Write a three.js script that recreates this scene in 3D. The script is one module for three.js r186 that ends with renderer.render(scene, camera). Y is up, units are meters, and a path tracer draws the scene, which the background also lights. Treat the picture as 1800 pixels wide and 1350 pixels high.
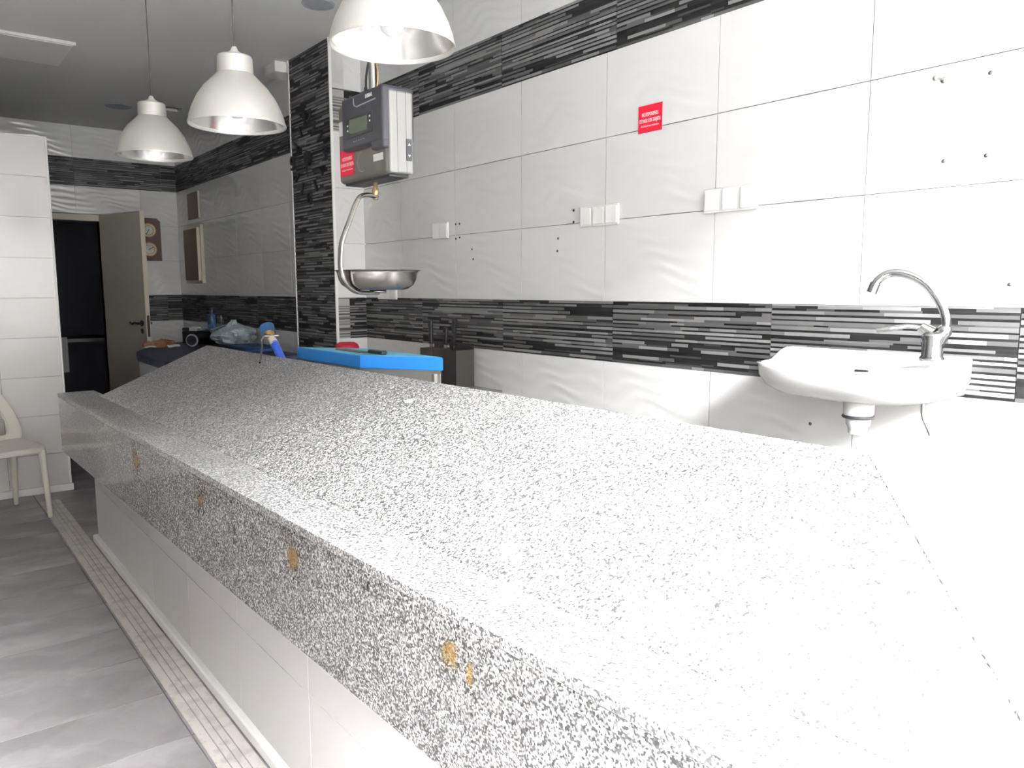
import * as THREE from 'three';
import { RoundedBoxGeometry } from 'three/addons/geometries/RoundedBoxGeometry.js';
import { TextGeometry } from 'three/addons/geometries/TextGeometry.js';
import { FontLoader } from 'three/addons/loaders/FontLoader.js';
import { mergeGeometries } from 'three/addons/utils/BufferGeometryUtils.js';
import { RectAreaLightUniformsLib } from 'three/addons/lights/RectAreaLightUniformsLib.js';

// ---------------------------------------------------------------- camera, sky, light, exposure
const scene = new THREE.Scene();
const camera = new THREE.PerspectiveCamera(52.96, 1800 / 1350, 0.02, 120);
camera.position.set(0, 1.4, 0);
camera.quaternion.setFromRotationMatrix(new THREE.Matrix4().set(
  0.7842181, 0.0783505, -0.6155186, 0,
  -0.0026452, 0.9924087, 0.1229552, 0,
  0.6204796, -0.0947955, 0.7784721, 0,
  0, 0, 0, 1));
scene.add(camera);

const renderer = new THREE.WebGLRenderer({ antialias: true });
renderer.toneMapping = THREE.LinearToneMapping;
renderer.toneMappingExposure = 1.5;
renderer.shadowMap.enabled = true;
RectAreaLightUniformsLib.init();

// bright hazy daylight over the street, seen by the shop through its door and window
scene.background = new THREE.Color().setRGB(0.95, 0.98, 1.0);
scene.backgroundIntensity = 130;

// daylight filling the two street openings
function dayLight(name, x0, x1, y0, y1, z, intensity) {
  const l = new THREE.RectAreaLight(new THREE.Color().setRGB(1.0, 0.985, 0.965), intensity, x1 - x0, y1 - y0);
  l.name = name; l.position.set((x0 + x1) / 2, (y0 + y1) / 2, z);
  l.lookAt((x0 + x1) / 2, (y0 + y1) / 2, z - 1);
  scene.add(l); return l;
}
dayLight('window_daylight', 0.66, 2.24, 0.98, 2.76, 0.58, 1.0);
dayLight('doorway_daylight', -0.85, 0.3, 0.02, 2.08, 0.58, 0.4);

// ---------------------------------------------------------------- helpers
let seed = 7;
const rnd = () => { seed = (seed * 1664525 + 1013904223) >>> 0; return seed / 4294967296; };
const rr = (a, b) => a + (b - a) * rnd();
const lin = (r, g, b) => new THREE.Color().setRGB(r, g, b);
const taken = {};
function numbered(name) { const n = taken[name] = (taken[name] ?? -1) + 1; return n ? name + '_' + String(n).padStart(3, '0') : name; }
function mesh(name, geo, mat, parent) {
  const m = new THREE.Mesh(geo, mat); m.name = name; m.castShadow = m.receiveShadow = true; (parent ?? scene).add(m); return m;
}
function structure(name) { const g = new THREE.Group(); g.name = name; g.userData.kind = 'structure'; scene.add(g); return g; }
function thing(name, label, category, pos = [0, 0, 0], group) {
  const g = new THREE.Group(); g.name = numbered(name); g.position.set(...pos); g.userData = { label, category };
  if (group) g.userData.group = group;
  scene.add(g); return g;
}
function tag(m, label, category, group) { m.name = numbered(m.name); m.userData = { label, category }; if (group) m.userData.group = group; return m; }
// uv in metres from the dominant face direction
function uvMetres(g) {
  const q = g.index ? g.toNonIndexed() : g; q.computeVertexNormals !== undefined;
  const p = q.attributes.position, uv = new Float32Array(p.count * 2);
  const a = new THREE.Vector3(), b = new THREE.Vector3(), c = new THREE.Vector3();
  for (let i = 0; i < p.count; i += 3) {
    a.fromBufferAttribute(p, i); b.fromBufferAttribute(p, i + 1).sub(a); c.fromBufferAttribute(p, i + 2).sub(a); b.cross(c);
    const x = Math.abs(b.x), y = Math.abs(b.y), z = Math.abs(b.z);
    for (let k = 0; k < 3; k++) {
      const j = i + k, X = p.getX(j), Y = p.getY(j), Z = p.getZ(j);
      const [u, v] = x > y && x > z ? [Z, Y] : y > z ? [X, Z] : [X, Y];
      uv[j * 2] = u; uv[j * 2 + 1] = v;
    }
  }
  q.setAttribute('uv', new THREE.BufferAttribute(uv, 2));
  return q;
}
const box = (x0, x1, y0, y1, z0, z1) => new THREE.BoxGeometry(x1 - x0, y1 - y0, z1 - z0).translate((x0 + x1) / 2, (y0 + y1) / 2, (z0 + z1) / 2);
const rbox = (x0, x1, y0, y1, z0, z1, r = 0.004, s = 2) => new RoundedBoxGeometry(x1 - x0, y1 - y0, z1 - z0, s, r).translate((x0 + x1) / 2, (y0 + y1) / 2, (z0 + z1) / 2);
const V = (x, y, z) => new THREE.Vector3(x, y, z);
function limb(p0, p1, r0, r1, seg = 16, cap = false) {
  const d = p1.clone().sub(p0), g = new THREE.CylinderGeometry(r1, r0, d.length(), seg, 1, cap);
  g.applyQuaternion(new THREE.Quaternion().setFromUnitVectors(V(0, 1, 0), d.normalize())).translate((p0.x + p1.x) / 2, (p0.y + p1.y) / 2, (p0.z + p1.z) / 2);
  return g;
}
const tube = (pts, r, seg = 40, rad = 10) => new THREE.TubeGeometry(new THREE.CatmullRomCurve3(pts.map((p) => V(...p))), seg, r, rad, false);
const lathe = (pts, seg = 40) => new THREE.LatheGeometry(pts.map((p) => new THREE.Vector2(...p)), seg);
const merge = (...g) => mergeGeometries(g.map((x) => { const q = x.index ? x.toNonIndexed() : x; for (const k of Object.keys(q.attributes)) if (!['position', 'normal', 'uv'].includes(k)) q.deleteAttribute(k); return q; }));
// prism from a polygon in x-z (list of [x, z]), y0..y1
function prismXZ(pts, y0, y1, bevel = 0) {
  const s = new THREE.Shape(pts.map(([x, z]) => new THREE.Vector2(x, -z)));
  const g = new THREE.ExtrudeGeometry(s, { depth: y1 - y0 - 2 * bevel, bevelEnabled: bevel > 0, bevelSize: bevel, bevelThickness: bevel, bevelOffset: -bevel, bevelSegments: 2 });
  return g.rotateX(-Math.PI / 2).translate(0, y0 + bevel, 0);
}
// a slab from a top quadrilateral (or polygon) going down by t along its normal
function slab(pts, t) {
  const P = pts.map((p) => V(...p)), n = P[1].clone().sub(P[0]).cross(P[2].clone().sub(P[0])).normalize();
  if (n.y < 0) { P.reverse(); n.negate(); }
  const Q = P.map((p) => p.clone().addScaledVector(n, -t)), pos = [], tri = (a, b, c) => pos.push(...a.toArray(), ...b.toArray(), ...c.toArray());
  for (let i = 1; i < P.length - 1; i++) { tri(P[0], P[i], P[i + 1]); tri(Q[0], Q[i + 1], Q[i]); }
  for (let i = 0; i < P.length; i++) { const j = (i + 1) % P.length; tri(P[i], Q[i], Q[j]); tri(P[i], Q[j], P[j]); }
  const g = new THREE.BufferGeometry(); g.setAttribute('position', new THREE.Float32BufferAttribute(pos, 3)); g.computeVertexNormals();
  return uvMetres(g);
}

// ---------------------------------------------------------------- textures
function dataTex(w, h, fn, srgb, repeat) {
  const d = new Uint8Array(w * h * 4);
  for (let y = 0; y < h; y++) for (let x = 0; x < w; x++) {
    const c = fn(x, y), i = (y * w + x) * 4;
    d[i] = c[0]; d[i + 1] = c[1]; d[i + 2] = c[2]; d[i + 3] = c[3] ?? 255;
  }
  const t = new THREE.DataTexture(d, w, h, THREE.RGBAFormat); t.wrapS = t.wrapT = THREE.RepeatWrapping;
  t.magFilter = THREE.LinearFilter; t.minFilter = THREE.LinearMipmapLinearFilter; t.generateMipmaps = true;
  if (srgb) t.colorSpace = THREE.SRGBColorSpace;
  if (repeat) t.repeat.set(repeat, repeat);
  t.needsUpdate = true; return t;
}
// tiling value noise
function noiseMaker(n, s) {
  const t = new Float32Array(n * n); let q = s >>> 0; for (let i = 0; i < t.length; i++) { q = (q * 1664525 + 1013904223) >>> 0; t[i] = q / 4294967296; }
  return (x, y) => {
    const ix = Math.floor(x), iy = Math.floor(y), fx = x - ix, fy = y - iy, sx = fx * fx * (3 - 2 * fx), sy = fy * fy * (3 - 2 * fy);
    const g = (a, b) => t[((b % n) + n) % n * n + ((a % n) + n) % n];
    return (g(ix, iy) * (1 - sx) + g(ix + 1, iy) * sx) * (1 - sy) + (g(ix, iy + 1) * (1 - sx) + g(ix + 1, iy + 1) * sx) * sy;
  };
}
const toS = (l) => 255 * (l <= 0.0031308 ? l * 12.92 : 1.055 * Math.pow(l, 1 / 2.4) - 0.055);
function granite() {
  const N = 2048, C = 440, cell = N / C, px = new Float32Array(C * C), py = new Float32Array(C * C), tone = new Float32Array(C * C);
  for (let i = 0; i < C * C; i++) {
    px[i] = rnd(); py[i] = rnd(); const k = rnd();
    tone[i] = k < 0.36 ? rr(0.035, 0.12) : k < 0.68 ? rr(0.18, 0.36) : rr(0.45, 0.72);
  }
  const nz = noiseMaker(256, 11), nb = noiseMaker(16, 5);
  return dataTex(N, N, (x, y) => {
    const wx = x + 2.2 * (nz(x / 8, y / 8) - 0.5), wy = y + 2.2 * (nz(y / 8 + 31, x / 8 + 17) - 0.5);
    const cx = Math.floor(wx / cell), cy = Math.floor(wy / cell); let best = 1e9, b = 0;
    for (let j = -1; j <= 1; j++) for (let i = -1; i <= 1; i++) {
      const ax = ((cx + i) % C + C) % C, ay = ((cy + j) % C + C) % C, k = ay * C + ax;
      const dx = (cx + i + px[k]) * cell - wx, dy = (cy + j + py[k]) * cell - wy, d = dx * dx + dy * dy;
      if (d < best) { best = d; b = k; }
    }
    let v = tone[b] * (0.88 + 0.24 * nz(x / 2, y / 2)) * (0.9 + 0.2 * nb(x / 128, y / 128));
    return [toS(v), toS(v * 0.975), toS(v * 0.955)];
  }, true, 1 / 1.5);
}
const waveBump = (() => {
  const nz = noiseMaker(8, 3);
  return dataTex(512, 320, (x, y) => {
    const u = x / 512, v = y / 320;
    const bend = 0.055 * Math.sin(2 * Math.PI * (u + 0.15)) + 0.03 * Math.sin(2 * Math.PI * (2 * u + 0.4 + v)) ;
    const w = v * 5 + bend * 5 * (0.5 + v * (1 - v) * 3) + 0.25 * Math.sin(2 * Math.PI * u + 5 * v);
    const s = w - Math.floor(w), h = Math.pow(0.5 - 0.5 * Math.cos(2 * Math.PI * Math.pow(s, 1.15)), 1.0);
    const c = 255 * h * (0.55 + 0.45 * nz(u * 8, v * 8)); return [c, c, c];
  }, false);
})();
const floorTex = (() => {
  const a = noiseMaker(128, 21), b = noiseMaker(128, 22), c = noiseMaker(128, 23);
  const fbm = (n, u, v) => { let t = 0, k = 0.5; for (let o = 0; o < 6; o++) { t += k * n(u + 13 * o, v + 7 * o); const p = 2.02 * (0.8 * u - 0.6 * v); v = 2.02 * (0.6 * u + 0.8 * v); u = p; k *= 0.55; } return t; };
  return dataTex(1024, 1024, (x, y) => {
    const u = x / 1024 * 8, v = y / 1024 * 8, wu = u + 1.5 * fbm(b, u, v), wv = v + 1.5 * fbm(c, u, v);
    const n = fbm(a, wu * 0.7, wv * 1.3), m = Math.max(0, fbm(b, u * 1.1 + 5, v * 1.6 + 9) - 0.55);
    const l = 0.18 + 0.24 * n * n + m * 0.3;
    return [toS(l * 1.03), toS(l * 0.96), toS(l * 0.985)];
  }, true, 1 / 2.3);
})();
const streakBump = (() => { const a = noiseMaker(256, 41); return dataTex(256, 256, (x, y) => { const c = 255 * a(x / 16, y * 1.0); return [c, c, c]; }, false, 6); })();
const dirtTex = (() => {     // grime specks of the drain strip
  const a = noiseMaker(64, 51), b = noiseMaker(64, 52);
  return dataTex(512, 512, (x, y) => {
    const n = a(x / 8, y / 8), m = b(x / 32, y / 32), l = 0.6 - 0.26 * Math.max(0, m - 0.45) - (n > 0.8 ? 0.12 * b(x / 4, y / 4) : 0);
    return [toS(l), toS(l * 0.94), toS(l * 0.87)];
  }, true, 1 / 0.5);
})();
function canvasTex(w, h, draw) {
  const c = document.createElement('canvas'); c.width = w; c.height = h; const x = c.getContext('2d'); draw(x, w, h);
  const t = new THREE.CanvasTexture(c); t.colorSpace = THREE.SRGBColorSpace; return t;
}

// ---------------------------------------------------------------- materials
const std = (color, roughness = 0.5, extra = {}) => new THREE.MeshStandardMaterial({ color, roughness, ...extra });
const phys = (color, roughness, extra = {}) => new THREE.MeshPhysicalMaterial({ color, roughness, ...extra });
const graniteMap = granite();
const M = {
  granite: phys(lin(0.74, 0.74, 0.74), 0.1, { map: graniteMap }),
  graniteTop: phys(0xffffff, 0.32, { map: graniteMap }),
  tile: [0.69, 0.67, 0.7].map((l) => phys(lin(l, l * 0.99, l * 0.975), 0.12, { bumpMap: waveBump, bumpScale: 0.002 })),
  plainTile: [0.64, 0.62, 0.65].map((l) => phys(lin(l, l * 0.965, l * 0.945), 0.2)),
  grout: std(lin(0.36, 0.35, 0.33), 0.9),
  mosaic: phys(0xffffff, 0.45, { vertexColors: true, specularIntensity: 0.5 }),
  trim: std(lin(0.78, 0.77, 0.75), 0.35),
  paint: std(lin(0.7, 0.69, 0.67), 0.85),
  greyPaint: std(lin(0.32, 0.31, 0.3), 0.85),
  ceiling: std(lin(0.62, 0.61, 0.59), 0.9),
  floor: [1, 0.9, 1.08].map((k) => std(lin(k, k, k), 0.42, { map: floorTex })),
  joint: std(lin(0.3, 0.28, 0.27), 0.9),
  strip: std(0xffffff, 0.55, { map: dirtTex }),
  dark: std(lin(0.01, 0.01, 0.011), 0.6),
  black: std(lin(0.012, 0.012, 0.015), 0.4),
  slate: std(lin(0.028, 0.028, 0.036), 0.45),
  steel: std(lin(0.4, 0.38, 0.36), 0.2, { metalness: 1, bumpMap: streakBump, bumpScale: 0.0001 }),
  steelDull: std(lin(0.36, 0.34, 0.32), 0.45, { metalness: 0.9, bumpMap: streakBump, bumpScale: 0.0001 }),
  steelDark: std(lin(0.1, 0.094, 0.088), 0.45, { metalness: 0.8 }),
  chrome: std(lin(0.45, 0.45, 0.45), 0.12, { metalness: 1 }),
  brass: std(lin(0.6, 0.36, 0.13), 0.3, { metalness: 0.9 }),
  silver: std(lin(0.66, 0.64, 0.6), 0.42, { metalness: 0.55 }),
  reflector: std(lin(0.85, 0.84, 0.82), 0.22, { metalness: 1 }),
  alu: std(lin(0.24, 0.235, 0.23), 0.5, { metalness: 0.5 }),
  ceramic: phys(lin(0.8, 0.8, 0.79), 0.1, { clearcoat: 0.5, clearcoatRoughness: 0.05 }),
  plastic: std(lin(0.74, 0.73, 0.71), 0.35),
  cream: std(lin(0.52, 0.47, 0.38), 0.5),
  resin: std(lin(0.66, 0.63, 0.56), 0.45),
  blueBoard: std(lin(0.015, 0.2, 0.6), 0.5),
  blueTop: std(lin(0.12, 0.42, 0.58), 0.6),
  navy: std(lin(0.018, 0.024, 0.06), 0.5),
  navyCloth: std(lin(0.012, 0.04, 0.12), 0.7),
  blueGrip: std(lin(0.015, 0.07, 0.42), 0.35),
  blueHead: std(lin(0.016, 0.07, 0.17), 0.4),
  red: std(lin(0.42, 0.012, 0.03), 0.5),
  doorPaint: std(lin(0.5, 0.46, 0.4), 0.5),
  doorEdge: std(lin(0.66, 0.6, 0.5), 0.5),
  freezer: std(lin(0.42, 0.43, 0.44), 0.5),
  wood: std(lin(0.06, 0.02, 0.012), 0.4),
  dial: std(lin(0.62, 0.6, 0.52), 0.4),
  brown: std(lin(0.26, 0.12, 0.06), 0.8),
  paper: std(lin(0.55, 0.55, 0.55), 0.8),
  greyPaper: std(lin(0.3, 0.31, 0.34), 0.7),
  bag: phys(lin(0.36, 0.42, 0.46), 0.45, { side: THREE.DoubleSide }),
  glassBlue: phys(lin(0.55, 0.75, 0.95), 0.05, { transmission: 0.9, thickness: 0.03, ior: 1.4, attenuationColor: lin(0.1, 0.35, 0.7), attenuationDistance: 0.05 }),
  glass: phys(lin(0.95, 0.96, 0.97), 0.05, { transmission: 1, thickness: 0 }),
  bulb: phys(lin(0.9, 0.89, 0.86), 0.25),
  facade: std(lin(0.07, 0.066, 0.062), 0.9),
  street: std(lin(0.09, 0.09, 0.09), 0.9),
};

// ---------------------------------------------------------------- tiles
// walls are built in a local frame: u along the wall, v up, +w towards the viewer of the wall
const tileGeo = {};
function tileBox(w, h, t) {
  const k = [w, h, t].map((x) => x.toFixed(3)).join();
  return tileGeo[k] ??= new THREE.BoxGeometry(w, h, t);
}
const mosaicGeo = {};
function mosaic(L, H, variant) {
  const key = L.toFixed(3) + H.toFixed(3) + variant;
  if (mosaicGeo[key]) return mosaicGeo[key];
  const pos = [], col = [];
  const base = 0.006;
  const quad = (a, b, c, d, l) => { for (const p of [a, b, c, a, c, d]) { pos.push(...p); col.push(l, l * 0.985, l * 0.985); } };
  const block = (x0, x1, y0, y1, z, l) => {
    quad([x0, y0, z], [x1, y0, z], [x1, y1, z], [x0, y1, z], l);
    quad([x0, y1, z], [x1, y1, z], [x1, y1, 0], [x0, y1, 0], l); quad([x0, y0, 0], [x1, y0, 0], [x1, y0, z], [x0, y0, z], l);
    quad([x0, y0, 0], [x0, y0, z], [x0, y1, z], [x0, y1, 0], l); quad([x1, y0, z], [x1, y0, 0], [x1, y1, 0], [x1, y1, z], l);
  };
  let y = -H / 2, dark = variant % 2 === 0;
  while (y < H / 2 - 1e-4) {
    let h = dark ? rr(0.005, 0.0085) : rr(0.0075, 0.0125); if (y + h > H / 2 - 0.004) h = H / 2 - y;
    let x = -L / 2;
    while (x < L / 2 - 1e-4) {
      let w = rr(0.05, 0.24); if (x + w > L / 2 - 0.02) w = L / 2 - x;
      const k = rnd(), l = dark ? (k < 0.78 ? rr(0.006, 0.016) : rr(0.04, 0.09)) : k < 0.16 ? rr(0.008, 0.02) : k < 0.5 ? rr(0.06, 0.1) : rr(0.13, 0.22);
      block(x, x + w, y, y + h, base + (l > 0.05 ? 0.0028 : 0.0006) + rr(0, 0.0008), l);
      x += w;
    }
    y += h; dark = rnd() < 0.85 ? !dark : dark;
  }
  const g = new THREE.BufferGeometry();
  g.setAttribute('position', new THREE.Float32BufferAttribute(pos, 3)); g.setAttribute('color', new THREE.Float32BufferAttribute(col, 3)); g.computeVertexNormals();
  return mosaicGeo[key] = g;
}
function minus(rects, o) {            // rectangles [u0,u1,v0,v1] less an opening
  const out = [];
  for (const [a, b, c, d] of rects) {
    if (o[1] <= a || o[0] >= b || o[3] <= c || o[2] >= d) { out.push([a, b, c, d]); continue; }
    if (o[2] > c) out.push([a, b, c, o[2]]);
    if (o[3] < d) out.push([a, b, o[3], d]);
    const lo = Math.max(c, o[2]), hi = Math.min(d, o[3]);
    if (o[0] > a) out.push([a, o[0], lo, hi]);
    if (o[1] < b) out.push([o[1], b, lo, hi]);
  }
  return out;
}
const GAP = 0.0028;
function tiled(parent, u0, u1, rows, { step = 0.55, origin = 0, bandOrigin = 0, openings = [], mats = M.tile, top = 2.88, backing = 0.03 } = {}) {
  let wall = [[u0, u1, 0, top]]; for (const o of openings) wall = minus(wall, o);
  for (const [a, b, c, d] of wall) mesh('backing', box(a, b, c, d, -backing, -0.001), M.grout, parent);
  for (const [v0, v1, kind] of rows) {
    const s = kind === 'band' ? 0.7455 : step, o = kind === 'band' ? bandOrigin : origin;
    for (let k = Math.floor((u0 - o) / s - 1e-6); o + k * s < u1 - 1e-6; k++) {
      let rects = [[Math.max(u0, o + k * s), Math.min(u1, o + (k + 1) * s), v0, Math.min(v1, top)]];
      for (const h of openings) rects = minus(rects, h);
      for (const [a, b, c, d] of rects) {
        if (b - a < 0.012 || d - c < 0.012) continue;
        const w = b - a - GAP, hgt = d - c - GAP;
        const t = kind === 'band'
          ? mesh('mosaic_tile', mosaic(w, hgt + GAP, Math.abs(k) % 4), M.mosaic, parent)
          : mesh('tile', tileBox(w, hgt, 0.008), mats[Math.floor(rnd() * mats.length)], parent);
        t.position.set((a + b) / 2, (c + d) / 2, kind === 'band' ? 0 : 0.004);
      }
    }
  }
}
const ROWS = [[0, 0.096], [0.096, 0.429], [0.429, 0.762], [0.762, 1.095], [1.095, 1.3455, 'band'], [1.3455, 1.678], [1.678, 2.011], [2.011, 2.344], [2.344, 2.594, 'band'], [2.594, 2.927]];

// ---------------------------------------------------------------- room shell
const CEIL = 2.88, XW = 2.32, XF = 2.22, ZB = -8.12, ZFR = 0.55, XL = -1.9;
{
  const w = structure('wall_right'); w.position.set(XW + 0.008, 0, 0); w.rotation.y = -Math.PI / 2;   // u = z
  tiled(w, -4.43, ZFR, ROWS, { origin: -1.209, bandOrigin: -1.513 });
  mesh('masonry', box(-4.43, ZFR + 0.2, 0, CEIL, -0.2, -0.03), M.paint, w);
}
{
  const w = structure('wall_right_rear'); w.position.set(XF + 0.008, 0, 0); w.rotation.y = -Math.PI / 2;
  tiled(w, ZB, -5.02, ROWS, { origin: -5.35, bandOrigin: -5.3 });
  mesh('masonry', box(ZB - 0.2, -5.02, 0, CEIL, -0.3, -0.03), M.paint, w);
}
{
  const w = structure('wall_pillar'); w.position.set(0, 0, 0);
  const face = new THREE.Group(); face.name = 'pillar_face'; face.position.set(2.125, 0, 0); face.rotation.y = -Math.PI / 2; w.add(face);
  for (let k = 0, y = 0.08; y < CEIL - 0.01; k++, y += 0.25) {
    const h = Math.min(0.25, CEIL - y), t = mesh('mosaic_tile', mosaic(0.588, h, 10 + k % 6), M.mosaic, face); t.position.set(-4.725, y + h / 2, 0);
  }
  mesh('backing', box(-5.03, -4.42, 0, CEIL, -0.08, -0.001), M.grout, face);
  const side = new THREE.Group(); side.name = 'pillar_side'; side.position.set(0, 0, -4.428); w.add(side);
  tiled(side, 2.127, 2.328, ROWS, { origin: 1.9, bandOrigin: 1.9, backing: 0.5 });
  for (const z of [-5.026, -4.424]) mesh('corner_trim', rbox(2.112, 2.13, 0, CEIL, z - 0.006, z + 0.006, 0.003), M.trim, w);
}
const DOOR = [0.93, 1.53, 0, 2.03];
{
  const w = structure('wall_back'); w.position.set(0, 0, ZB - 0.008);
  tiled(w, XL, XF + 0.01, ROWS, { origin: 1.34, bandOrigin: 1.34, openings: [[DOOR[0] - 0.07, DOOR[1] + 0.05, 0, DOOR[3] + 0.065]] });
  for (const [a, b, c, d] of minus([[XL, XF + 0.3, 0, CEIL]], DOOR)) mesh('masonry', box(a, b, c, d, -0.15, -0.03), M.paint, w);
}
{
  const w = structure('wall_partition'); w.position.set(0, 0, -6.108);
  const rows = []; for (let k = 0, y = 0.005; y < 2.4; k++, y += 0.268) rows.push([y, Math.min(y + 0.268, 2.408)]);
  tiled(w, XL, 0.852, rows, { step: 0.62, origin: 0.49, mats: M.plainTile, top: 2.408 });
  mesh('masonry', box(XL, 0.852, 0, 2.408, -0.12, -0.03), M.paint, w);
  mesh('corner_trim', rbox(0.846, 0.86, 0, 2.412, -0.12, 0.011, 0.003), M.trim, w);
  mesh('cap_trim', rbox(XL, 0.86, 2.404, 2.416, -0.12, 0.011, 0.003), M.trim, w);
  const b = mesh('baseboard_partition', rbox(XL, 0.868, 0, 0.05, -6.108, -6.078, 0.006), M.trim); b.userData.kind = 'structure';
}
{
  const w = structure('wall_left'); mesh('plaster', box(XL - 0.2, XL, 0, CEIL, ZB - 0.2, ZFR + 0.2), M.greyPaint, w);
  const f = structure('wall_front');
  const solid = [[-0.85, 0.3, 0, 2.1], [0.6, 2.26, 0.96, 2.8]].reduce((r, o) => minus(r, o), [[XL - 0.2, XW + 0.2, 0, CEIL]]);
  for (const [a, b, c, d] of solid) mesh('masonry', box(a, b, c, d, ZFR, ZFR + 0.2), M.paint, f);
  const wf = structure('window_1');
  for (const [a, b, c, d] of [[0.6, 2.26, 0.96, 1.0], [0.6, 2.26, 2.76, 2.8], [0.6, 0.64, 1.0, 2.76], [2.22, 2.26, 1.0, 2.76]]) mesh('window_frame', rbox(a, b, c, d, 0.62, 0.68, 0.004), M.alu, wf);
}
{
  const c = structure('ceiling');
  for (const [a, b, v0, v1] of minus([[XL, XW + 0.2, ZB - 0.2, ZFR + 0.2]], [1.82, 1.96, -7.0, -6.86])) mesh('plasterboard', box(a, b, CEIL, CEIL + 0.02, v0, v1), M.ceiling, c);
  mesh('ceiling_void', box(XL - 0.2, XW + 0.4, CEIL + 0.3, CEIL + 0.35, ZB - 0.2, ZFR + 0.2), M.ceiling, c);
  for (const [a, b, v0, v1] of [[XL - 0.2, XL, ZB - 0.2, ZFR + 0.2], [XW + 0.2, XW + 0.4, ZB - 0.2, ZFR + 0.2], [XL, XW + 0.2, ZB - 0.2, ZB - 0.1], [XL, XW + 0.2, ZFR + 0.1, ZFR + 0.2]]) mesh('void_wall', box(a, b, CEIL, CEIL + 0.32, v0, v1), M.paint, c);
}
// floor of long dull grey tiles, laid across the shop
{
  const f = structure('floor');
  mesh('screed', box(XL, XW + 0.2, -0.06, -0.006, ZB - 2.6, ZFR + 0.2), M.joint, f);
  const cuts = { 0: [XL, -0.71, 0.62, 1.35, XW + 0.01], 1: [XL, -1.3, 0.1 - 0.75, 0.62, 1.0, 1.7, XW + 0.01] };
  for (let k = 0, z = ZFR; z > ZB + 0.02; k++) {
    const z1 = k === 0 ? 0.546 - 0.33 : z - 0.33, zz = Math.max(z1, ZB);
    const xs = cuts[0];
    for (let i = 0; i < xs.length - 1; i++) {
      const w = xs[i + 1] - xs[i] - 0.004, d = z - zz - 0.004, g = uvMetres(new THREE.BoxGeometry(w, 0.008, d));
      const ou = rr(w / 2 + 0.01, 2.29 - w / 2), ov = rr(d / 2 + 0.01, 2.29 - d / 2), uv = g.attributes.uv; for (let j = 0; j < uv.count; j++) uv.setXY(j, uv.getX(j) + ou, uv.getY(j) + ov);
      const t = mesh('floor_tile', g, M.floor[Math.floor(rnd() * 3)], f); t.position.set((xs[i] + xs[i + 1]) / 2, -0.004, (z + zz) / 2);
    }
    z = zz;
  }
}
// back room behind the open door
{
  const w = structure('wall_storeroom');
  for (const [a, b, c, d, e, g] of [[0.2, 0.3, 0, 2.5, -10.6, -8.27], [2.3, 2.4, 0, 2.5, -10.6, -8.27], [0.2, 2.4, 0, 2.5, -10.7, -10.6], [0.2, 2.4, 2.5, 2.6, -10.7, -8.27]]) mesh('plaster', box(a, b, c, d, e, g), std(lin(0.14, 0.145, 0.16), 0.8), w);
}
// street outside (daylight comes from over it)
{
  const s = structure('floor_street'); mesh('paving', box(-14, 14, -0.12, -0.02, ZFR + 0.2, 9.0), M.street, s);
  const b = structure('wall_across_street'); mesh('render', box(-14, 14, -0.1, 6.5, 9.0, 9.3), M.facade, b);
}

// back door: frame and open leaf
{
  const d = structure('door_1');
  mesh('door_frame', merge(rbox(DOOR[0] - 0.06, DOOR[0], 0, DOOR[3] + 0.06, ZB - 0.16, ZB + 0.012, 0.004), rbox(DOOR[1], DOOR[1] + 0.045, 0, DOOR[3] + 0.06, ZB - 0.16, ZB + 0.012, 0.004), rbox(DOOR[0] - 0.06, DOOR[1] + 0.045, DOOR[3], DOOR[3] + 0.06, ZB - 0.16, ZB + 0.012, 0.004)), M.doorPaint, d);
  const leaf = new THREE.Group(); leaf.name = 'door_leaf'; leaf.position.set(1.535, 0, ZB + 0.02);
  leaf.rotation.y = -Math.atan2(0.683, 0.195); d.add(leaf);        // local +x runs from hinge to tip
  const L = 0.71;
  mesh('leaf_panel', rbox(0, L, 0.01, 2.085, -0.02, 0.02, 0.003), M.doorPaint, leaf);
  mesh('leaf_edge', box(L, L + 0.003, 0.01, 2.085, -0.02, 0.02), M.doorEdge, leaf);
  mesh('lock_plate', rbox(L + 0.002, L + 0.006, 0.98, 1.17, -0.011, 0.011, 0.001), M.steelDark, leaf);
  for (const s of [1, -1]) {
    mesh('door_handle', merge(limb(V(L - 0.06, 1.1, s * 0.02), V(L - 0.06, 1.1, s * 0.065), 0.011, 0.011, 16, false), new THREE.CylinderGeometry(0.026, 0.026, 0.008, 24).rotateX(Math.PI / 2).translate(L - 0.06, 1.1, s * 0.024),
      tube([[L - 0.06, 1.1, s * 0.062], [L - 0.11, 1.105, s * 0.066], [L - 0.16, 1.095, s * 0.064], [L - 0.19, 1.108, s * 0.062]], 0.009, 24)), M.steelDark, leaf);
    mesh('keyhole_rose', new THREE.CylinderGeometry(0.024, 0.024, 0.007, 24).rotateX(Math.PI / 2).translate(L - 0.06, 1.03, s * 0.023), M.steelDark, leaf);
  }
}

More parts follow.
